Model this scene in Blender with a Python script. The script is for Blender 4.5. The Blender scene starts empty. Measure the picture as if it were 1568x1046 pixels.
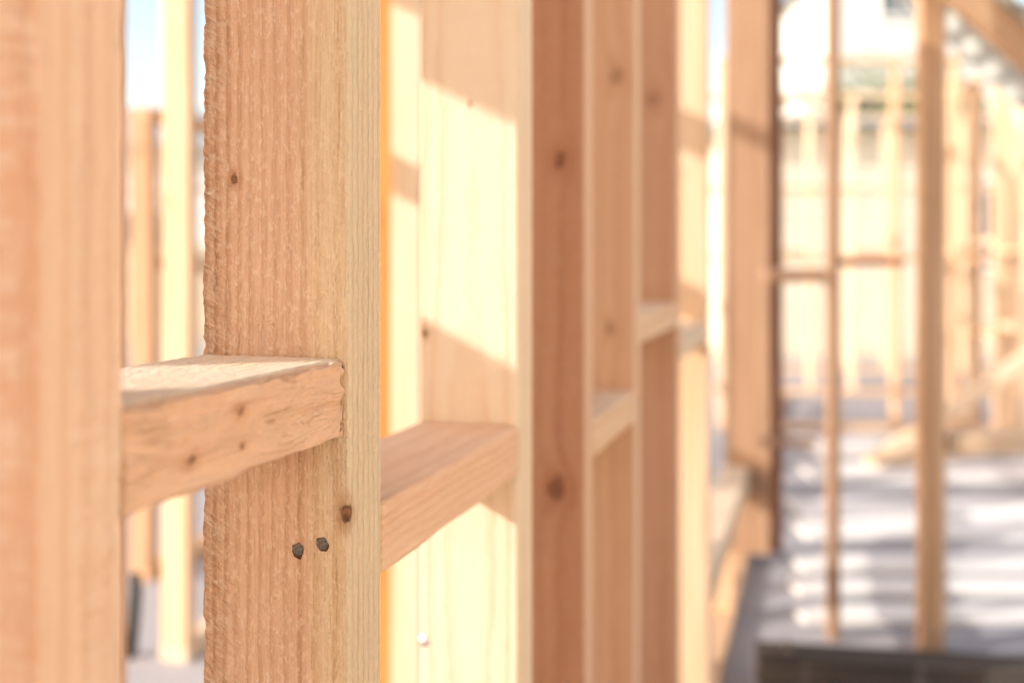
import bpy, math, random
from mathutils import Vector, Matrix, noise
random.seed(7)
S = bpy.context.scene
S.view_settings.view_transform = 'Standard'
S.view_settings.look = 'None'
S.view_settings.exposure = 0

# ------------------------------------------------------------ frame coordinates
CA, SA = 0.9562, 0.2926
O = Vector((-0.269, 0, 0))
D = Vector((SA, CA, 0))      # along the wall
F = Vector((CA, -SA, 0))     # out of the wall, towards the photographer
UP = Vector((0, 0, 1))
FLOOR = -1.2
def W(s, t, z): return O + D*s + F*t + UP*z

# ------------------------------------------------------------ node helpers
class NT:
    def __init__(self, mat):
        mat.use_nodes = True
        self.t = mat.node_tree
        self.t.nodes.clear()
    def n(self, typ, **kw):
        nd = self.t.nodes.new(typ)
        for k, v in kw.items():
            setattr(nd, k, v)
        return nd
    def put(self, sock, v):
        if isinstance(v, bpy.types.NodeSocket):
            self.t.links.new(v, sock)
        else:
            sock.default_value = v
    def math(self, op, a, b=0.0, c=0.0, clamp=False):
        nd = self.n('ShaderNodeMath', operation=op, use_clamp=clamp)
        self.put(nd.inputs[0], a); self.put(nd.inputs[1], b)
        if op in ('MULTIPLY_ADD',): self.put(nd.inputs[2], c)
        return nd.outputs[0]
    def vm(self, op, a, b=(0, 0, 0)):
        nd = self.n('ShaderNodeVectorMath', operation=op)
        self.put(nd.inputs[0], a); self.put(nd.inputs[1], b)
        return nd.outputs['Value'] if op == 'LENGTH' else nd.outputs[0]
    def noise(self, vec, scale=1.0, detail=3.0, rough=0.5, dist=0.0):
        nd = self.n('ShaderNodeTexNoise')
        self.put(nd.inputs['Vector'], vec)
        nd.inputs['Scale'].default_value = scale
        nd.inputs['Detail'].default_value = detail
        nd.inputs['Roughness'].default_value = rough
        nd.inputs['Distortion'].default_value = dist
        return nd.outputs[0]
    def ss(self, v, a, b, c=0.0, d=1.0):
        if a > b: a, b, c, d = b, a, d, c
        nd = self.n('ShaderNodeMapRange', interpolation_type='SMOOTHSTEP')
        self.put(nd.inputs['Value'], v)
        nd.inputs['From Min'].default_value = a; nd.inputs['From Max'].default_value = b
        nd.inputs['To Min'].default_value = c; nd.inputs['To Max'].default_value = d
        return nd.outputs[0]
    def mix(self, f, a, b, blend='MIX'):
        nd = self.n('ShaderNodeMix', data_type='RGBA', blend_type=blend)
        self.put(nd.inputs[0], f)
        for i, v in ((6, a), (7, b)):
            if isinstance(v, tuple) and len(v) == 3: v = v + (1,)
            self.put(nd.inputs[i], v)
        return nd.outputs[2]
    def ramp(self, f, stops):
        nd = self.n('ShaderNodeValToRGB')
        cr = nd.color_ramp
        while len(cr.elements) < len(stops): cr.elements.new(0.5)
        for e, (p, c) in zip(cr.elements, stops):
            e.position = p; e.color = c + (1,) if len(c) == 3 else c
        self.put(nd.inputs[0], f)
        return nd.outputs[0]
    def finish(self, col, rough=0.6, bump=None, bstr=0.3, bdist=0.001, spec=0.3, metal=0.0):
        b = self.n('ShaderNodeBsdfPrincipled')
        self.put(b.inputs['Base Color'], col if not isinstance(col, tuple) else col + (1,))
        self.put(b.inputs['Roughness'], rough)
        b.inputs['Specular IOR Level'].default_value = spec
        b.inputs['Metallic'].default_value = metal
        if bump is not None:
            bn = self.n('ShaderNodeBump')
            bn.inputs['Strength'].default_value = bstr
            bn.inputs['Distance'].default_value = bdist
            self.put(bn.inputs['Height'], bump)
            self.t.links.new(bn.outputs[0], b.inputs['Normal'])
        o = self.n('ShaderNodeOutputMaterial')
        self.t.links.new(b.outputs[0], o.inputs[0])

def mul(a, b): return tuple(x*y for x, y in zip(a, b))

def wood(name, pale, dark, sap=None, sapx=(0.02, 0.04), cx=0.03, cy=-0.12, ring=0.0045,
         saw=0.0, tear=None, knots=(), contrast=1.0, bdist=0.0012, wob=0.012, rough=0.72, splinter=0.0, fibre=1.0, kdark=1.0,
         edgecol=None, toplit=None, woolc=0.30):
    """close-up softwood"""
    m = bpy.data.materials.new(name)
    T = NT(m)
    P = T.n('ShaderNodeTexCoord').outputs['Object']
    Q = P
    sep = T.n('ShaderNodeSeparateXYZ'); T.put(sep.inputs[0], P)
    x, y, z = sep.outputs
    C = T.vm('MULTIPLY', T.vm('SUBTRACT', Q, (cx, cy, 0)), (1, 1, 0))
    rad = T.vm('LENGTH', C)
    slow = T.noise(T.vm('MULTIPLY', Q, (6, 6, 1.6)), 1.0, 2.0, 0.5)
    fine = T.noise(T.vm('MULTIPLY', Q, (60, 60, 30)), 1.0, 4.0, 0.62)
    fld = T.math('ADD', rad, T.math('MULTIPLY', slow, wob))
    fld = T.math('ADD', fld, T.math('MULTIPLY', fine, ring*0.5))
    kmask = None; ksoft = None
    for (kx, ky, kz, kr) in knots:
        d = T.vm('LENGTH', T.vm('MULTIPLY', T.vm('SUBTRACT', P, (kx, ky, kz)), (1/kr, 1/kr, 0.75/kr)))
        wig = T.noise(P, 1.2/kr*0.6, 2.0)
        d = T.math('ADD', d, T.math('MULTIPLY', T.math('SUBTRACT', wig, 0.5), 1.6))
        bell = T.math('DIVIDE', 1.0, T.math('ADD', 1.0, T.math('MULTIPLY', d, d)))
        fld = T.math('ADD', fld, T.math('MULTIPLY', bell, kr*1.5))
        km = T.ss(d, 0.6, 1.15, 1.0, 0.0)
        ks = T.ss(d, 0.8, 3.2, 1.0, 0.0)
        kmask = km if kmask is None else T.math('MAXIMUM', kmask, km)
        ksoft = ks if ksoft is None else T.math('MAXIMUM', ksoft, ks)
    fr = T.math('FRACT', T.math('DIVIDE', fld, ring))
    band = T.ramp(fr, [(0.0, (0.05,)*3), (0.45, (0.18,)*3), (0.78, (1.0,)*3), (0.88, (0.9,)*3), (1.0, (0.05,)*3)])
    pres = T.ss(T.noise(T.vm('MULTIPLY', Q, (22, 22, 1.1)), 1.0, 2.0), 0.30, 0.68, 0.3, 1.0)
    g = T.math('MULTIPLY', T.math('MULTIPLY', band, pres), contrast, clamp=True)
    col = T.mix(g, pale, dark)
    hue = T.ss(T.noise(T.vm('MULTIPLY', Q, (14, 14, 1.4)), 1.0, 3.0, 0.6), 0.35, 0.7)
    col = T.mix(T.math('MULTIPLY', hue, 0.5), col, mul(pale, (0.97, 0.84, 0.74)))
    if sap is not None:
        sx = T.math('ADD', x, T.math('MULTIPLY', T.math('SUBTRACT', slow, 0.5), 0.03))
        sf = T.ss(sx, sapx[0], sapx[1])
        sc = T.mix(T.math('MULTIPLY', g, 0.55), sap, mul(sap, (0.86, 0.70, 0.50)))
        col = T.mix(sf, col, sc)
    fib = T.noise(T.vm('MULTIPLY', Q, (900, 900, 22)), 1.0, 3.0, 0.6)
    fibc = T.ss(fib, 0.30, 0.62, 0.0, 1.0)
    col = T.mix(T.math('MULTIPLY', T.math('SUBTRACT', 1.0, fibc), 0.28*fibre), col, mul(dark, (1.0, 0.9, 0.82)))
    dash = T.noise(T.vm('MULTIPLY', Q, (560, 560, 60)), 1.0, 3.0, 0.6)
    speck = T.math('MULTIPLY', T.ss(dash, 0.55, 0.70), T.math('ADD', T.math('MULTIPLY', g, 0.8), 0.05, clamp=True))
    col = T.mix(T.math('MULTIPLY', speck, 0.55*fibre), col, mul(dark, (0.85, 0.70, 0.6)))
    # woolly sawn surface
    wool = T.noise(T.vm('MULTIPLY', Q, (420, 420, 210)), 1.0, 3.0, 0.7)
    col = T.mix(T.math('MULTIPLY', T.ss(wool, 0.50, 0.66), woolc*fibre), col, (0.95, 0.79, 0.62))
    h = T.math('ADD', T.math('MULTIPLY', fib, 0.6), T.math('MULTIPLY', band, 0.55))
    h = T.math('ADD', h, T.math('MULTIPLY', wool, 1.5*fibre))
    h = T.math('SUBTRACT', h, T.math('MULTIPLY', speck, 0.6))
    if saw > 0:
        sn = T.noise(T.vm('MULTIPLY', Q, (34, 34, 170)), 1.0, 2.0, 0.5)
        sm = T.ss(T.noise(T.vm('MULTIPLY', Q, (45, 45, 5)), 1.0, 2.0), 0.40, 0.62)
        sv = T.math('MULTIPLY', T.math('MULTIPLY', sn, sm), saw)
        h = T.math('ADD', h, sv)
        col = T.mix(T.math('MULTIPLY', T.math('MULTIPLY', T.ss(sn, 0.42, 0.68), sm), min(0.55, 0.2*saw)), col, (0.94, 0.77, 0.64))
    if tear is not None:
        rv = T.n('ShaderNodeVectorRotate', rotation_type='Y_AXIS')
        T.put(rv.inputs['Vector'], P); rv.inputs['Angle'].default_value = math.radians(-32)
        tn = T.noise(T.vm('MULTIPLY', rv.outputs[0], (110, 60, 430)), 1.0, 3.0, 0.6)
        tm = T.ss(T.math('ADD', x, T.math('MULTIPLY', slow, 0.02)), tear, tear+0.03, 1.0, 0.0)
        h = T.math('ADD', h, T.math('MULTIPLY', T.math('MULTIPLY', tn, tm), 3.5))
        tt = T.math('MULTIPLY', T.ss(tn, 0.5, 0.66), tm)
        col = T.mix(T.math('MULTIPLY', tt, 0.45), col, (0.93, 0.74, 0.54))
        col = T.mix(T.math('MULTIPLY', T.math('MULTIPLY', T.ss(tn, 0.34, 0.46, 1.0, 0.0), tm), 0.4), col, dark)
    if splinter > 0:
        edge = T.ss(x, 0.040, 0.047, 0.12, 1.0)
        sp = T.noise(T.vm('MULTIPLY', Q, (150, 150, 18)), 1.0, 4.0, 0.6, 0.6)
        rid = T.math('ABSOLUTE', T.math('SUBTRACT', sp, 0.5))
        crack = T.ss(rid, 0.0, 0.018, 1.0, 0.0)
        where = T.ss(T.noise(T.vm('MULTIPLY', Q, (60, 60, 25)), 1.0, 2.0), 0.52, 0.68)
        crack = T.math('MULTIPLY', T.math('MULTIPLY', crack, where), edge)
        h = T.math('ADD', h, T.math('MULTIPLY', T.math('MULTIPLY', sp, edge), 2.6*splinter))
        h = T.math('SUBTRACT', h, T.math('MULTIPLY', crack, 0.7*splinter))
        col = T.mix(T.math('MULTIPLY', crack, 0.45*splinter), col, mul(dark, (0.95, 0.75, 0.6)))
        col = T.mix(T.math('MULTIPLY', T.math('MULTIPLY', T.ss(sp, 0.40, 0.30), edge), 0.35), col, mul(dark, (1.05, 0.95, 0.85)))
        col = T.mix(T.math('MULTIPLY', T.ss(sp, 0.52, 0.72), 0.5), col, (0.94, 0.72, 0.50))
    if edgecol is not None:
        ec = T.mix(T.math('MULTIPLY', g, 0.5), edgecol, mul(edgecol, (0.84, 0.68, 0.5)))
        col = T.mix(T.math('MULTIPLY', T.ss(x, 0.0462, 0.0480), 0.7), col, ec)
    if toplit is not None:  # sunlight on the noggin top, put into a paler colour
        tc = T.mix(T.ss(fib, 0.55, 0.35), toplit, mul(toplit, (0.92, 0.80, 0.66)))
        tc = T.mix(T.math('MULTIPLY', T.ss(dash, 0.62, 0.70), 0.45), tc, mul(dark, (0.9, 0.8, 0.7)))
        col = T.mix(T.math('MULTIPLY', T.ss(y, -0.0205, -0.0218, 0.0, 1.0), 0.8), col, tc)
    if kmask is not None:
        kc = T.mix(T.ss(T.noise(P, 260.0, 2.0), 0.35, 0.65), mul(dark, (0.22, 0.2, 0.2)), mul(dark, (0.62, 0.55, 0.5)))
        col = T.mix(T.math('MULTIPLY', ksoft, 0.5*kdark), col, mul(dark, (0.9, 0.75, 0.62)))
        col = T.mix(T.math('MULTIPLY', kmask, 0.9*kdark), col, kc)
        h = T.math('SUBTRACT', h, T.math('MULTIPLY', kmask, 1.2))
    T.finish(col, rough, h, 0.9, bdist, 0.18)
    return m

def wood_far(name, pale, dark, knotty=0.5):
    """cheaper softwood for everything out of focus"""
    m = bpy.data.materials.new(name); T = NT(m)
    P = T.n('ShaderNodeTexCoord').outputs['Object']
    r = T.n('ShaderNodeObjectInfo').outputs['Random']
    cmb = T.n('ShaderNodeCombineXYZ'); T.put(cmb.inputs[2], T.math('MULTIPLY', r, 37.0)); T.put(cmb.inputs[0], T.math('MULTIPLY', r, 3.0))
    Q = T.vm('ADD', P, cmb.outputs[0])
    a = T.noise(T.vm('MULTIPLY', Q, (110, 110, 2.5)), 1.0, 2.0, 0.6, 0.3)
    col = T.mix(T.ss(a, 0.36, 0.66), pale, dark)
    k = T.noise(T.vm('MULTIPLY', Q, (9, 9, 4.5)), 1.0, 1.0)
    col = T.mix(T.math('MULTIPLY', T.ss(k, 0.70, 0.76), knotty), col, mul(dark, (0.55, 0.45, 0.4)))
    var = T.math('ADD', 0.86, T.math('MULTIPLY', r, 0.16))
    cc = T.n('ShaderNodeCombineXYZ')
    for i in range(3): T.put(cc.inputs[i], var)
    col = T.mix(1.0, col, cc.outputs[0], 'MULTIPLY')
    T.finish(col, 0.7, a, 0.5, 0.0008, 0.15)
    return m

def flat(name, c1, c2, scale, rough=0.8, bdist=0.01, detail=3.0, metal=0.0, spec=0.3):
    m = bpy.data.materials.new(name); T = NT(m)
    P = T.n('ShaderNodeTexCoord').outputs['Object']
    a = T.noise(P, scale, detail, 0.6)
    T.finish(T.ramp(a, [(0.35, c1), (0.65, c2)]), rough, a, 0.5, bdist, spec, metal)
    return m

# ------------------------------------------------------------ mesh helpers
def empty(name, loc=(0, 0, 0)):
    e = bpy.data.objects.new(name, None); S.collection.objects.link(e)
    e.location = loc; e.empty_display_size = 0.2
    return e

def mkobj(name, verts, faces, mat, M=None, parent=None, smooth=False):
    me = bpy.data.meshes.new(name)
    me.from_pydata([tuple(v) for v in verts], [], faces)
    me.update()
    if smooth: me.polygons.foreach_set('use_smooth', [True]*len(me.polygons))
    ob = bpy.data.objects.new(name, me); S.collection.objects.link(ob)
    if M is not None: ob.matrix_world = M
    if parent is not None: ob.parent = parent
    if mat is not None: me.materials.append(mat)
    return ob

def profile(w, th, ch, step=None):
    pts = []
    hw, ht = w/2, th/2
    corners = [(-hw, -ht, 180), (hw, -ht, 270), (hw, ht, 0), (-hw, ht, 90)]
    nseg = 1 if step is None else 5
    for i, (x, y, a0) in enumerate(corners):
        cx = x - math.copysign(ch, x); cy = y - math.copysign(ch, y)
        for k in range(nseg+1):
            a = math.radians(a0 + 90*k/nseg)
            pts.append((cx+ch*math.cos(a), cy+ch*math.sin(a), math.cos(a), math.sin(a)))
        if step:
            nx, ny, _ = corners[(i+1) % 4]
            ncx = nx - math.copysign(ch, nx); ncy = ny - math.copysign(ch, ny)
            a = math.radians(a0+90)
            sx, sy = cx+ch*math.cos(a), cy+ch*math.sin(a)
            ex, ey = ncx+ch*math.cos(a), ncy+ch*math.sin(a)
            L = math.hypot(ex-sx, ey-sy); n = max(1, int(L/step))
            for k in range(1, n):
                f = k/n
                pts.append((sx+(ex-sx)*f, sy+(ey-sy)*f, math.cos(a), math.sin(a)))
    return pts

def board(name, parent, origin, ax, ay, az, w, th, L, mat, ch=0.003, step=None, zs=None, disp=None, bow=0.0):
    prof = profile(w, th, ch, step)
    n = len(prof)
    if zs is None:
        k = max(2, int(L/0.35)) if bow else 1
        zs = [L*i/k for i in range(k+1)]
    verts = []; faces = []
    for z in zs:
        bx = bow*math.sin(math.pi*z/max(L, 1e-6)) if bow else 0
        for (px, py, nx, ny) in prof:
            d = disp(px, py, nx, ny, z) if disp else 0
            verts.append((px+nx*d+bx, py+ny*d+bx*0.4, z))
    for i in range(len(zs)-1):
        for j in range(n):
            a = i*n+j; b = i*n+(j+1) % n
            faces.append((a, b, b+n, a+n))
    faces.append(tuple(reversed(range(n))))
    faces.append(tuple((len(zs)-1)*n+j for j in range(n)))
    M = Matrix((( ax.x, ay.x, az.x, origin.x), (ax.y, ay.y, az.y, origin.y), (ax.z, ay.z, az.z, origin.z), (0, 0, 0, 1)))
    return mkobj(name, verts, faces, mat, M, parent, smooth=step is not None)

# ------------------------------------------------------------ wood materials
w_gen = [
    wood_far('pine_a', (0.85, 0.63, 0.44), (0.74, 0.49, 0.29)),
    wood_far('pine_b', (0.80, 0.55, 0.37), (0.66, 0.41, 0.23)),
    wood_far('pine_c', (0.87, 0.71, 0.53), (0.79, 0.58, 0.39)),
]
w_mid = wood_far('pine_tan', (0.60, 0.39, 0.245), (0.47, 0.28, 0.16))
w_post = wood_far('pine_tan_dull_shade', (0.40, 0.255, 0.165), (0.32, 0.19, 0.12))  # corner post's shade put into this darker colour
w_brown = wood_far('pine_red_brown', (0.40, 0.18, 0.10), (0.29, 0.115, 0.06))
w_orange = wood_far('bounce_orange', (0.76, 0.32, 0.10), (0.64, 0.24, 0.07))  # warm bounce light put into the board's colour
w_grey = wood_far('weathered_timber', (0.13, 0.105, 0.09), (0.06, 0.05, 0.042))

ZT = 1.30
SW, ST = 0.097, 0.045
main = empty('shade_wall_frame', W(0.4, 0, FLOOR))
def stud(name, s, mat, parent, t=-SW/2, w=SW, th=ST, z0=FLOOR+0.045, z1=ZT, **kw):
    return board(name, parent, W(s+th/2, t, z0), F, D, UP, w, th, z1-z0, mat, **kw)
def nog(name, s0, s1, ztop, mat, parent, t=-SW/2, w=SW, th=ST, **kw):
    return board(name, parent, W(s0, t, ztop-th/2), F, -UP, D, w, th, s1-s0, mat, **kw)

Z0 = FLOOR+0.045     # stud local z = z - Z0
def lin(a, b, st):
    n = max(1, int(round((b-a)/st))); return [a+(b-a)*i/n for i in range(n+1)]
def fine_z(lo, hi, st, L):
    return lin(0, lo, 0.05)[:-1] + lin(lo, hi, st)[:-1] + lin(hi, L, 0.05)
L = ZT-Z0
m0 = wood('pine_stud_near', (0.86, 0.56, 0.38), (0.66, 0.35, 0.20), None, (0, 0), -0.02, 0.11, 0.0095, saw=2.8,
          wob=0.02, edgecol=(0.89, 0.67, 0.50))
def d0(px, py, nx, ny, z):
    e = 1.0 if abs(nx*ny) > 0.1 else 0.3
    return e*0.0012*noise.noise((px*40, py*40, z*60)) + 0.0003*noise.noise((px*30, py*300, z*25))
stud('stud_1', 0.3603, m0, main, step=0.004, ch=0.004, zs=fine_z(0.75, 1.55, 0.004, L), disp=d0)

# --- stud in focus
m1 = wood('pine_stud_focus', (0.83, 0.57, 0.405), (0.53, 0.27, 0.145), (0.86, 0.68, 0.455), (0.010, 0.034), 0.075, -0.085, 0.0066,
          tear=-0.038, contrast=1.15, wob=0.010, bdist=0.0026, saw=0.25, edgecol=(0.92, 0.78, 0.56), woolc=0.45,
          knots=[(0.0465, -0.0225, -0.1474-Z0, 0.0040), (-0.0265, -0.0225, 0.0468-Z0, 0.0024)])
def d1(px, py, nx, ny, z):
    d = 0.00025*noise.noise((px*420, py*420, z*14)) + 0.00012*noise.noise((px*900, py*900, z*60))
    if py < 0 and px < -0.018:      # torn grain toward the back edge
        k = min(1, (-0.018-px)/0.02)
        q = px*math.cos(0.55)-z*math.sin(0.55); r = px*math.sin(0.55)+z*math.cos(0.55)
        d += k*0.0011*abs(noise.noise((q*70, r*260, 3.1)))
    if px < -0.040:
        d += 0.0011*noise.noise((px*60, 1.7, z*190)) + 0.0012*noise.noise((2.0, py*30, z*45))
    if px > 0.042 and py < 0:
        d += 0.0004*noise.noise((5.0, py*30, z*120))
    return d
stud('stud_2', 0.599, m1, main, step=0.0012, ch=0.0022, zs=fine_z(0.80, 1.47, 0.0022, L), disp=d1)

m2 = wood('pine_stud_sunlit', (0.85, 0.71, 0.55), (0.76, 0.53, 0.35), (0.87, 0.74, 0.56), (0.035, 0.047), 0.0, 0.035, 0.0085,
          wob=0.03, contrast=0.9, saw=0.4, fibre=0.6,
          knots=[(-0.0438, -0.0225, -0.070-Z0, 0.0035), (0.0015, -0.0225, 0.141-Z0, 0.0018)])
stud('stud_3', 0.942, m2, main, ch=0.003)
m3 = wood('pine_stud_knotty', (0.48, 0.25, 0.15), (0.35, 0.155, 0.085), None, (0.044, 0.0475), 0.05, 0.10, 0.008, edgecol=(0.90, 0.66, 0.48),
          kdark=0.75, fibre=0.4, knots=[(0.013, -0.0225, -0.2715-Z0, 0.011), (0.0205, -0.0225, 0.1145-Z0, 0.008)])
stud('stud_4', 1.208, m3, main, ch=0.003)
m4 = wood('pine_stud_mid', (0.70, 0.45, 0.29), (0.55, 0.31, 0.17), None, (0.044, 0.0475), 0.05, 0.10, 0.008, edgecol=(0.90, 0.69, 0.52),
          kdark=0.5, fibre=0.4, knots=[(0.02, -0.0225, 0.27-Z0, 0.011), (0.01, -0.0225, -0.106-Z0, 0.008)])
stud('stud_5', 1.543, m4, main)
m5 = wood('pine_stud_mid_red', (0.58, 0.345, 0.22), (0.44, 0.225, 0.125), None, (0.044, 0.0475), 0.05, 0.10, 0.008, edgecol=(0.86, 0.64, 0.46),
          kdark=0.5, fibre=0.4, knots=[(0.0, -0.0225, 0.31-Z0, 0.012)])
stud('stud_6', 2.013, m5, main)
stud('stud_7', 2.594, w_gen[0], main)
# --- noggins
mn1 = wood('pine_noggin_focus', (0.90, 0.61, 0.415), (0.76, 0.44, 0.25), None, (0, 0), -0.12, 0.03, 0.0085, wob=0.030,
           contrast=0.55, bdist=0.0020, splinter=1.0, fibre=0.6, toplit=(0.92, 0.82, 0.66),
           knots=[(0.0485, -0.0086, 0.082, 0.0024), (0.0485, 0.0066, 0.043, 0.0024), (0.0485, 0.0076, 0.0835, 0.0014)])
LN = 0.5985-0.4055
def dn(px, py, nx, ny, z):
    d = 0.0002*noise.noise((px*300, py*300, z*14))
    if nx > 0.5 or (px > 0.042):
        wv = noise.noise((0, py*25, z*14))
        a = noise.noise((1.3, py*95+wv*1.8, z*12))
        b = noise.noise((4.3, py*210+wv*2, z*28))
        q = (a*0.5+0.5)*4; st = (math.floor(q)+min(1, (q-math.floor(q))*2.2))/4.0
        d += 0.0008*b - 0.0042*(st-0.35)
        d -= 0.0014*max(0, noise.noise((9.1, py*60, z*50)))
        if py < -0.014: d -= 0.0010*(1+noise.noise((7, 0.0, z*80)))*min(1, (-0.014-py)/0.006)
    elif ny < -0.5:
        d += 0.0004*noise.noise((px*160, 3, z*200)) + 0.0003*noise.noise((px*60, 3, z*40))
    if z > LN-0.014 and nx > 0.2:
        k = (z-(LN-0.014))/0.014
        d -= 0.0034*k*k*(1+1.1*noise.noise((2, py*160, 5)))
    return d
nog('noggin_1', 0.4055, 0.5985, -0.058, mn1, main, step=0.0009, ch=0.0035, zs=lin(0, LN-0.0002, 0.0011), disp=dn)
mn2 = wood('pine_noggin_second', (0.88, 0.61, 0.42), (0.76, 0.46, 0.28), None, (0, 0), 0.0, 0.06, 0.006, wob=0.02, contrast=0.6, splinter=0.35, fibre=0.5)
def dn2(px, py, nx, ny, z):
    return 0.0012*noise.noise((px*20, py*60, z*20)) if nx > 0.3 else 0
nog('noggin_2', 0.6445, 0.9415, -0.152, mn2, main, step=0.004, ch=0.005, zs=lin(0, 0.297, 0.005), disp=dn2)
nog('noggin_3', 1.2535, 1.5425, -0.197, w_gen[0], main)
nog('noggin_4', 1.5885, 2.0125, -0.087, w_gen[0], main)
nog('noggin_5', 2.0585, 2.5935, -0.159, w_gen[2], main)
nog('sill_upper', 2.6395, 4.070, -0.815, w_gen[2], main)
nog('sill_lower', 2.6395, 4.070, -0.862, w_gen[0], main)
stud('cripple_stud', 2.64, w_gen[2], main, z1=-0.909)
stud('cripple_stud_b', 3.4, w_gen[1], main, z1=-0.909)
stud('corner_post', 4.0705, w_post, main, t=0.0, w=0.172)
stud('corner_post_packer', 4.1175, w_brown, main, t=0.055, w=0.145)
for i, s in enumerate((4.75, 5.3, 5.9, 6.5, 7.1, 7.7, 8.3)):
    stud('stud_far_%d' % i, s, w_gen[i % 3], main)
nog('bottom_plate', -0.4, 9.0, FLOOR+0.0445, w_gen[1], main)
nog('top_plate', -0.4, 9.0, ZT+0.0455, w_gen[0], main)
stud('stud_0', 0.10, w_gen[2], main)
stud('stud_00', -0.34, w_gen[1], main)

# --- nails
nail = flat('nail_steel', (0.085, 0.07, 0.06), (0.26, 0.23, 0.21), 900, 0.55, 0.0003, metal=0.4, spec=0.4)
hole = flat('nail_recess', (0.07, 0.035, 0.02), (0.13, 0.065, 0.035), 600)
bright = flat('nail_bright_steel', (0.75, 0.75, 0.76), (0.85, 0.85, 0.85), 300, 0.28, 0.0002, metal=1.0, spec=0.5)
def disc(name, s, t, z, r, mat, depth=0.0006, sx=1.0, irr=0.0, dome=0.0):
    n = 28; vs = []
    for ring, dd, rr in ((0, depth, 1.0), (1, depth*0.35, 0.985), (2, 0, 0.86)):
        for k in range(n):
            a = 2*math.pi*k/n
            q = r*rr*(1+irr*noise.noise((math.cos(a)*1.5, math.sin(a)*1.5, s*10+t*90)))
            vs.append((sx*q*math.cos(a), dd, q*math.sin(a)))
    vs.append((0, -dome, 0))
    fs = []
    for ri in range(2):
        for k in range(n):
            fs.append((ri*n+k, ri*n+(k+1) % n, (ri+1)*n+(k+1) % n, (ri+1)*n+k))
    for k in range(n): fs.append((2*n+k, 2*n+(k+1) % n, 3*n))
    o = W(s, t, z)
    M = Matrix(((F.x, D.x, 0, o.x), (F.y, D.y, 0, o.y), (0, 0, 1, o.z), (0, 0, 0, 1)))
    return mkobj(name, vs, fs, mat, M, main)
for i, (t, z) in enumerate(((-0.0327, -0.1705), (-0.0171, -0.166))):
    disc('nail_recess_%d' % (i+1), 0.59865, t-0.0003, z-0.0004, 0.0045, hole, depth=0.001, sx=0.9, irr=0.35)
    disc('nail_head_%d' % (i+1), 0.5982, t+0.0002, z+0.0004, 0.0035, nail, depth=0.0006, dome=0.0003)
disc('nail_head_3', 0.9412, -0.0925, -0.357, 0.0050, bright, depth=0.001, dome=0.0018)

# ------------------------------------------------------------ unseen left wall, added to shade the studs
ply = wood_far('plywood', (0.74, 0.52, 0.32), (0.64, 0.42, 0.24))
side = empty('shade_wall_frame', W(0, -1.2, FLOOR))
TB = -1.2
def sb(name, s0, s1, z0, z1, th=0.018, t=TB, mat=ply, parent=side):
    return board(name, parent, W((s0+s1)/2, t, z0), D, -F, UP, s1-s0, th, z1-z0, mat, ch=0.001)
sb('shade_sheet', 0.30, 1.50, FLOOR+0.05, ZT)
sb('shade_sheet_narrow', -0.245, 0.03, FLOOR+0.05, ZT)
sb('shade_sheet_end', -1.6, -0.40, FLOOR+0.05, ZT)
for i, s in enumerate((-1.55, -1.0, -0.55, -0.235, -0.02, 0.31, 0.9, 1.45)):
    stud('shade_stud_%d' % i, s, w_gen[i % 3], side, t=TB-0.06)
nog('side_noggin', 0.026, 0.309, 0.505, w_gen[0], side, t=TB-0.06, th=0.09)
nog('shade_noggin_b', 0.026, 0.309, 0.86, w_gen[0], side, t=TB-0.06, th=0.09)
nog('shade_noggin_c', 1.496, 1.85, 0.95, w_gen[0], side, t=TB-0.06, th=0.06)
nog('shade_noggin_d', 1.496, 1.85, 0.52, w_gen[0], side, t=TB-0.06)
nog('shade_bottom_plate', -1.6, 1.95, FLOOR+0.0445, w_gen[1], side, t=TB-0.06)
nog('shade_top_plate', -1.6, 1.95, ZT+0.0455, w_gen[1], side, t=TB-0.06)
stud('shade_stud_end', 1.905, w_gen[1], side, t=TB-0.06)

# unseen sheathed wall behind the camera, added to bounce warm light
lined = empty('bounce_wall', W(1, 1.5, FLOOR))
ply2 = wood_far('pale_sheathing', (0.76, 0.66, 0.53), (0.70, 0.60, 0.47), 0.0)
for i in range(4):
    sb('bounce_sheet_%d' % i, -2.6+i*1.22, -2.6+i*1.22+1.215, FLOOR+0.05, ZT, t=1.5, mat=ply2, parent=lined)
for i in range(9):
    stud('stud_%d' % i, -2.6+i*0.6, w_gen[i % 3], lined, t=1.5+0.06)
nog('bottom_plate', -2.6, 2.3, FLOOR+0.0445, w_gen[1], lined, t=1.5+0.06)
nog('top_plate', -2.6, 2.3, ZT+0.0455, w_gen[1], lined, t=1.5+0.06)

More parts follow.
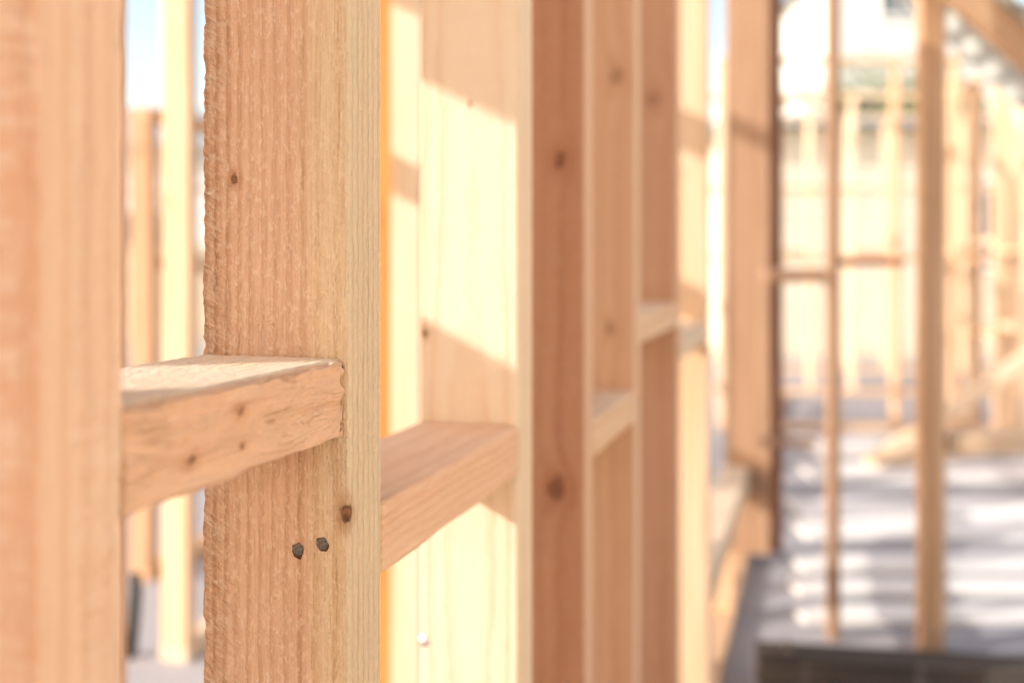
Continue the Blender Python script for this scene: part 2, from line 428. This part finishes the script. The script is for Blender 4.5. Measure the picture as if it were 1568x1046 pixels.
# ------------------------------------------------------------ generic frame walls
def framewall(p0, p1, z0, z1, spacing=0.45, nogz=(0.0,), depth=0.09, mats=w_gen, skip=(), brace=False, stag=0.06):
    p0 = Vector(p0+(0,)); p1 = Vector(p1+(0,))
    d = (p1-p0); L = d.length; d.normalize()
    f = Vector((d.y, -d.x, 0))
    e = empty('shade_wall_frame', p0+UP*z0)
    board('bottom_plate', e, p0+UP*(z0+0.0225), f, -UP, d, depth, 0.045, L, mats[0])
    board('top_plate', e, p0+UP*(z1-0.0225), f, -UP, d, depth, 0.045, L, mats[-1])
    n = int(L/spacing)
    for i in range(n+1):
        if i in skip: continue
        a = min(i*spacing, L-0.045)+0.0225
        board('stud_%d' % i, e, p0+d*a+UP*(z0+0.0455), f, d, UP, depth, 0.045, z1-z0-0.091, mats[random.randrange(len(mats))], bow=random.uniform(-.006, .006))
        if i < n:
            for k, nz in enumerate(nogz):
                zz = nz + (stag if (i+k) % 2 else 0)
                b = min((i+1)*spacing, L-0.045)
                board('noggin_%d_%d' % (i, k), e, p0+d*(a+0.0227)+UP*zz, f, -UP, d, depth, 0.045, b-a-0.0229, mats[(i+k) % len(mats)])
    if brace:
        q0 = p0+f*(depth/2+0.015)+UP*(z0+0.1); q1 = p0+d*min(L, 2.4)+f*(depth/2+0.015)+UP*(z1-0.1)
        az = (q1-q0).normalized()
        board('brace', e, q0, az.cross(f), -f, az, 0.09, 0.022, (q1-q0).length, mats[-1])
    return e

def xy(s, t):
    p = W(s, t, 0); return (p.x, p.y)
framewall(xy(2.62, -1.575), xy(6.2, -1.575), FLOOR, ZT, 0.42, (-0.03,), mats=[w_gen[2], w_gen[0]])
framewall((-1.385, 3.7), (-0.30, 7.3), FLOOR, 0.56, 0.6, (-0.02,), mats=[w_mid, w_mid])
framewall((-4.2, 9.2), (0.5, 11.0), FLOOR, 1.1, 0.45, (0.0, 0.6))
pair = empty('timber_corner_studs', W(2.1, -0.6, FLOOR))
board('stud_light', pair, W(2.12, -0.603, FLOOR), F, D, UP, 0.070, 0.045, 2.5, w_gen[2])
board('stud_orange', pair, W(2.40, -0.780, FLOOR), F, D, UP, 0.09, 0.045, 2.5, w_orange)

# ------------------------------------------------------------ rooms on the right
room = empty('timber_doorway_frame', (1.28, 3.0, FLOOR))
X = Vector((1, 0, 0)); Y = Vector((0, 1, 0))
def vb(name, parent, x0, x1, y, z0, z1, th, mat):
    return board(name, parent, Vector(((x0+x1)/2, y+th/2, z0)), X, Y, UP, x1-x0, th, z1-z0, mat, ch=0.003)
def hb(name, parent, x0, x1, y, zt, h, dep, mat):
    return board(name, parent, Vector((x0, y+dep/2, zt-h/2)), Y, UP, X, dep, h, x1-x0, mat, ch=0.003)
vb('post', room, 1.235, 1.305, 3.0, FLOOR, 1.4, 0.045, w_mid)
vb('post_backing', room, 1.26, 1.33, 3.046, FLOOR, 1.4, 0.045, w_gen[2])
hb('sill_rail', room, 1.326, 2.6, 3.02, -0.535, 0.06, 0.09, w_gen[0])
vb('sill_support', room, 1.90, 1.99, 3.02, FLOOR, -0.597, 0.045, w_gen[2])
vb('thin_stud', room, 0.998, 1.030, 3.12, FLOOR, 1.4, 0.05, w_post)
hb('rail_upper', room, 1.035, 1.234, 3.13, 0.0, 0.026, 0.07, w_brown)
hb('rail_lower', room, 0.80, 0.997, 3.13, -0.035, 0.042, 0.07, w_post)
hb('rail_floor', room, 0.90, 1.10, 3.6, -0.66, 0.02, 0.07, w_post)
hb('head_rail', room, 0.5, 2.8, 3.0, 1.446, 0.045, 0.09, w_gen[1])

framewall((1.45, 7.0), (6.6, 6.7), FLOOR, 1.40, 0.40, (0.0,), skip=(1, 2), stag=0.0)
framewall((1.55, 8.9), (7.5, 8.5), FLOOR, 1.45, 0.36, (0.0, 0.6), stag=0.0)
framewall((3.1, 4.3), (3.3, 7.9), FLOOR, 1.25, 0.45, (0.05, -0.5), brace=True)
framewall((2.3, 10.5), (9.5, 10.2), FLOOR, 1.5, 0.4, (0.0,))

def slant(name, parent, a, b, w, th, mat):
    a = Vector(a); b = Vector(b); az = (b-a).normalized()
    ay = az.cross(Vector((0, 0, 1))).normalized(); ax = ay.cross(az)
    return board(name, parent, a, ax, ay, az, w, th, (b-a).length, mat)
br = empty('timber_wall_brace', (2.0, 4.9, FLOOR))
slant('brace_a', br, (2.02, 5.6, -1.15), (3.3, 5.5, -0.25), 0.075, 0.045, w_gen[2])
slant('brace_b', br, (2.02, 5.66, -1.14), (3.0, 5.9, -1.10), 0.075, 0.045, w_gen[0])

plank_m = flat('pale_sun_strips', (0.82, 0.79, 0.75), (0.90, 0.88, 0.85), 3.0, 0.6, 0.002)  # sunlit floor bands put in as pale strips on the slab
sun_strips = empty('floor_sun_strips', (1.5, 4.0, FLOOR))
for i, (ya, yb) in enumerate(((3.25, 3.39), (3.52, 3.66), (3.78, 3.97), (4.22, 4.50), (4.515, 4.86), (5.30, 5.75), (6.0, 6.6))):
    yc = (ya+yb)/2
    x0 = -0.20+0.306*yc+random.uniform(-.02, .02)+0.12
    board('plank_%d' % i, sun_strips, Vector((x0, yc, FLOOR+0.0135)), Y, UP, X, yb-ya, 0.022, 3.4+random.uniform(-.3, .3), plank_m, ch=0.002)

beam = empty('weathered_timber_beam', (1.3, 2.6, FLOOR))
az = Vector((1, -0.16, 0)).normalized(); ax = Vector((0.16, 1, 0)).normalized()
board('beam', beam, Vector((0.69, 2.80, -1.145)), ax, UP, az, 0.12, 0.10, 2.2, w_grey, ch=0.006)
for i, k in enumerate((0.08, 0.78)):
    p = Vector((0.69, 2.80, -1.096))+az*k-ax*0.03
    board('beam_bolt_%d' % i, beam, p, X, Y, UP, 0.022, 0.022, 0.035, nail, ch=0.008)

rf = empty('roof_eave', (1.6, 3.0, 0.7))
slant('rafter', rf, (1.12, 2.90, 0.940), (2.0, 2.86, 0.12), 0.085, 0.045, w_mid)
roofm = flat('painted_steel_roof', (0.56, 0.61, 0.60), (0.66, 0.71, 0.69), 30, 0.5)
vs = []; nn = 60
for i in range(nn+1):
    f = i/nn
    for yy in (2.80, 3.30):
        vs.append((1.15+f*0.88, yy, 0.985-f*0.82+0.010*math.cos(i*1.2)))
mkobj('roof_sheet', vs, [(2*i, 2*i+1, 2*i+3, 2*i+2) for i in range(nn)], roofm, None, rf, smooth=True)

# ------------------------------------------------------------ slab, ground
conc = bpy.data.materials.new('concrete'); T = NT(conc)
P = T.n('ShaderNodeTexCoord').outputs['Object']
a = T.noise(P, 1.3, 4.0, 0.6); b = T.noise(P, 60.0, 2.0, 0.6)
c = T.ramp(T.math('MULTIPLY_ADD', b, 0.3, T.math('MULTIPLY', a, 0.7)), [(0.36, (0.34, 0.33, 0.345)), (0.62, (0.44, 0.43, 0.44))])
T.finish(c, 0.7, b, 0.4, 0.003, 0.3)
def boxm(name, x0, x1, y0, y1, z0, z1, mat, parent=None):
    v = [(x, y, z) for z in (z0, z1) for (x, y) in ((x0, y0), (x1, y0), (x1, y1), (x0, y1))]
    f = [(3, 2, 1, 0), (4, 5, 6, 7), (0, 1, 5, 4), (1, 2, 6, 5), (2, 3, 7, 6), (3, 0, 4, 7)]
    return mkobj(name, v, f, mat, None, parent)
boxm('concrete_floor_slab', -4.5, 9.8, -3.5, 11.5, FLOOR-0.3, FLOOR, conc)
gm = flat('dry_ground', (0.42, 0.38, 0.31), (0.56, 0.51, 0.44), 2.5, 0.95, 0.03)
mkobj('ground', [(-900, -900, FLOOR-0.25), (900, -900, FLOOR-0.25), (900, 900, FLOOR-0.25), (-900, 900, FLOOR-0.25)], [(0, 1, 2, 3)], gm)
pipe = flat('black_plastic', (0.02, 0.02, 0.022), (0.04, 0.04, 0.045), 60, 0.5)
def tube(name, pts, r, mat, parent=None, n=12):
    vs = []; fs = []
    for i, p in enumerate(pts):
        p = Vector(p); q = Vector(pts[min(i+1, len(pts)-1)]) - Vector(pts[max(i-1, 0)])
        q.normalize(); u = q.orthogonal().normalized(); v = q.cross(u)
        rr = r[i] if isinstance(r, (list, tuple)) else r
        for k in range(n):
            a = 2*math.pi*k/n
            vs.append(p+u*rr*math.cos(a)+v*rr*math.sin(a))
    for i in range(len(pts)-1):
        for k in range(n):
            fs.append((i*n+k, i*n+(k+1) % n, (i+1)*n+(k+1) % n, (i+1)*n+k))
    fs.append(tuple(reversed(range(n)))); fs.append(tuple((len(pts)-1)*n+k for k in range(n)))
    return mkobj(name, vs, fs, mat, None, parent, True)
tube('drain_pipe', [(-1.15, 3.0, -1.21), (-1.14, 3.0, -1.1), (-1.133, 3.0, -1.0), (-1.137, 3.0, -0.95)], 0.018, pipe)

# ------------------------------------------------------------ houses
hw = flat('white_weatherboard', (0.76, 0.76, 0.75), (0.82, 0.82, 0.81), 3, 0.6)
cream = flat('cream_weatherboard', (0.76, 0.69, 0.57), (0.82, 0.75, 0.63), 3, 0.6)
glass = flat('window_glass', (0.08, 0.10, 0.12), (0.14, 0.17, 0.20), 2, 0.15, spec=0.6)
tile = flat('roof_metal', (0.36, 0.40, 0.42), (0.44, 0.48, 0.49), 6, 0.6)
def house(x0, x1, y0, y1, zt, nm='weatherboard_house', wins=(), wm=hw, rise=1.5):
    e = empty(nm, ((x0+x1)/2, (y0+y1)/2, FLOOR-0.25))
    zb = FLOOR-0.3
    boxm('walls', x0, x1, y0, y1, zb, zt, wm, e)
    vs = []; fs = []; z = zb+0.2
    while z < zt-0.1:
        b0 = len(vs)
        vs += [(x0-0.03, y0-0.035, z), (x1+0.03, y0-0.035, z), (x1+0.03, y0-0.008, z+0.17), (x0-0.03, y0-0.008, z+0.17), (x0-0.03, y0-0.004, z), (x1+0.03, y0-0.004, z)]
        fs += [tuple(b0+k for k in q) for q in ((0, 1, 2, 3), (5, 4, 3, 2), (4, 5, 1, 0))]
        z += 0.18
    mkobj('weatherboards', vs, fs, wm, None, e)
    o = 0.45
    v = [(x0-o, y0-o, zt-0.08), (x1+o, y0-o, zt-0.08), (x1+o, y1+o, zt-0.08), (x0-o, y1+o, zt-0.08), (x0+1.6, (y0+y1)/2, zt+rise), (x1-1.6, (y0+y1)/2, zt+rise)]
    mkobj('roof', v, [(0, 1, 5, 4), (1, 2, 5), (2, 3, 4, 5), (3, 0, 4), (3, 2, 1, 0)], tile, None, e)
    for i, (wx, wz, ww, wh) in enumerate(wins):
        boxm('window_%d' % i, wx, wx+ww, y0-0.05, y0-0.01, wz, wz+wh, glass, e)
        for (a0, a1, b0, b1) in ((wx-0.08, wx+ww+0.08, wz+wh, wz+wh+0.09), (wx-0.08, wx+ww+0.08, wz-0.09, wz), (wx-0.08, wx, wz, wz+wh), (wx+ww, wx+ww+0.08, wz, wz+wh), (wx+ww/2-0.03, wx+ww/2+0.03, wz, wz+wh)):
            boxm('window_trim_%d' % i, a0, a1, y0-0.09, y0-0.008, b0, b1, hw, e)
house(7.8, 11.4, 24, 31, 7.1, wins=((8.9, 5.85, 0.8, 0.6), (10.1, 5.85, 0.8, 0.6), (8.2, 0.4, 1.2, 1.3), (9.8, 0.4, 1.0, 1.3)))
house(3.3, 12.8, 14.6, 17.5, 2.0, wins=((6.9, -0.1, 0.8, 1.2), (9.6, -0.1, 1.2, 1.2)), wm=cream, rise=0.25)
house(-14, -7, 24, 31, 2.6, wins=((-12.5, -0.2, 1.4, 1.3), (-9.5, -0.2, 1.4, 1.3)))

fw = flat('fence_paling', (0.56, 0.47, 0.35), (0.66, 0.57, 0.44), 4, 0.8)
fence = empty('paling_fence', (4, 17, FLOOR-0.25))
vs = []; fs = []
for i in range(200):
    x0 = -16+i*0.16; h = 1.75+random.uniform(-.02, .02); y0 = 18+random.uniform(-.01, .01); b0 = len(vs)
    vs += [(x0, y0, -1.5), (x0+0.145, y0, -1.5), (x0+0.145, y0, -1.5+h), (x0, y0, -1.5+h), (x0, y0+0.02, -1.5), (x0+0.145, y0+0.02, -1.5), (x0+0.145, y0+0.02, -1.5+h), (x0, y0+0.02, -1.5+h)]
    fs += [tuple(b0+k for k in q) for q in ((0, 1, 2, 3), (7, 6, 5, 4), (3, 2, 6, 7), (0, 3, 7, 4), (1, 5, 6, 2))]
mkobj('palings', vs, fs, fw, None, fence)
for z in (-1.1, -0.1): boxm('fence_rail_%d' % int(z*-10), -16, 16, 18.03, 18.08, z, z+0.09, fw, fence)

# ------------------------------------------------------------ trees
bark = flat('bark', (0.10, 0.07, 0.05), (0.18, 0.14, 0.10), 12, 0.9)
leafm = [flat('foliage_%d' % i, a_, b_, 3, 0.7) for i, (a_, b_) in enumerate((((0.18, 0.22, 0.08), (0.28, 0.32, 0.12)), ((0.13, 0.17, 0.06), (0.20, 0.24, 0.09))))]
def leaves(name, pick, n, mat, parent, lo=.05, hi=.11):
    vs = []; fs = []
    for i in range(n):
        p = pick(); u = Vector((random.gauss(0, 1), random.gauss(0, 1), random.gauss(0, 1))).normalized(); w = u.orthogonal().normalized()
        sz = random.uniform(lo, hi); b0 = len(vs)
        vs += [p-u*sz, p+w*sz*.5, p+u*sz, p-w*sz*.5]; fs.append((b0, b0+1, b0+2, b0+3))
    return mkobj(name, vs, fs, mat, None, parent)
def tree(x, y, h, r, n=4000):
    e = empty('broadleaf_tree', (x, y, FLOOR-0.25))
    zb = FLOOR-0.25
    tube('trunk', [(x, y, zb), (x+.05, y, zb+h*.25), (x-.05, y+.05, zb+h*.5), (x, y, zb+h*.85)], [h*.035, h*.028, h*.02, h*.006], bark, e)
    cl = []
    for i in range(14):
        a = random.random()*6.28; zz = random.uniform(.35, .92); rr = r*random.uniform(.3, .85)*(1.15-zz*.55)
        c = Vector((x+rr*math.cos(a), y+rr*math.sin(a), zb+h*zz)); cl.append((c, r*random.uniform(.28, .45)))
        tube('limb_%d' % i, [(x, y, zb+h*(zz-.22)), ((x+c.x)/2, (y+c.y)/2, zb+h*(zz-.1)), tuple(c)], [h*.012, h*.008, h*.003], bark, e, 6)
    def pick():
        c, cr = random.choice(cl)
        return c + Vector((random.gauss(0, 1), random.gauss(0, 1), random.gauss(0, .8))).normalized()*cr*random.uniform(.5, 1.1)
    for mi in range(2): leaves('foliage_%d' % mi, pick, n//2, leafm[mi], e)
tree(7.0, 20.3, 5.6, 1.9); tree(9.6, 20.5, 5.3, 1.9); tree(13.5, 20, 5.5, 2.2)

# ------------------------------------------------------------ light
travel = (F*1.0 + D*0.7 + UP*-0.5).normalized()
sun = bpy.data.lights.new('sun', 'SUN'); sun.energy = 5.0; sun.angle = math.radians(0.5); sun.color = (1.0, 0.95, 0.88)
so = bpy.data.objects.new('sun', sun); S.collection.objects.link(so)
so.rotation_euler = travel.to_track_quat('-Z', 'Y').to_euler(); so.location = (-5, -3, 6)
to = -travel
w = bpy.data.worlds.new('World'); S.world = w; w.use_nodes = True
nt = w.node_tree; nt.nodes.clear()
sky = nt.nodes.new('ShaderNodeTexSky'); sky.sky_type = 'NISHITA'; sky.sun_disc = False
sky.sun_elevation = math.asin(to.z); sky.sun_rotation = math.atan2(to.x, to.y) % (2*math.pi)
sky.dust_density = 1.6; sky.ozone_density = 0.6
mx = nt.nodes.new('ShaderNodeMix'); mx.data_type = 'RGBA'; mx.blend_type = 'MULTIPLY'; mx.inputs[0].default_value = 1.0
nt.links.new(sky.outputs[0], mx.inputs[6]); mx.inputs[7].default_value = (2.75, 2.4, 2.1, 1)   # daylight white balance
bg = nt.nodes.new('ShaderNodeBackground'); bg.inputs[1].default_value = 0.15
ow = nt.nodes.new('ShaderNodeOutputWorld')
nt.links.new(mx.outputs[2], bg.inputs[0]); nt.links.new(bg.outputs[0], ow.inputs[0])

bpy.context.view_layer.update()
for ob in bpy.data.objects:
    if ob.parent is not None:
        ob.matrix_parent_inverse = ob.parent.matrix_world.inverted()

# ------------------------------------------------------------ camera
cam = bpy.data.cameras.new('camera'); cam.lens = 35; cam.sensor_width = 36
cam.shift_y = -128/1568
cam.clip_start = 0.02; cam.clip_end = 3000
cam.dof.use_dof = True; cam.dof.focus_distance = 0.585; cam.dof.aperture_fstop = 3.1
co = bpy.data.objects.new('camera', cam); S.collection.objects.link(co)
co.location = (0, 0, 0); co.rotation_euler = (math.radians(90), 0, 0)
S.camera = co
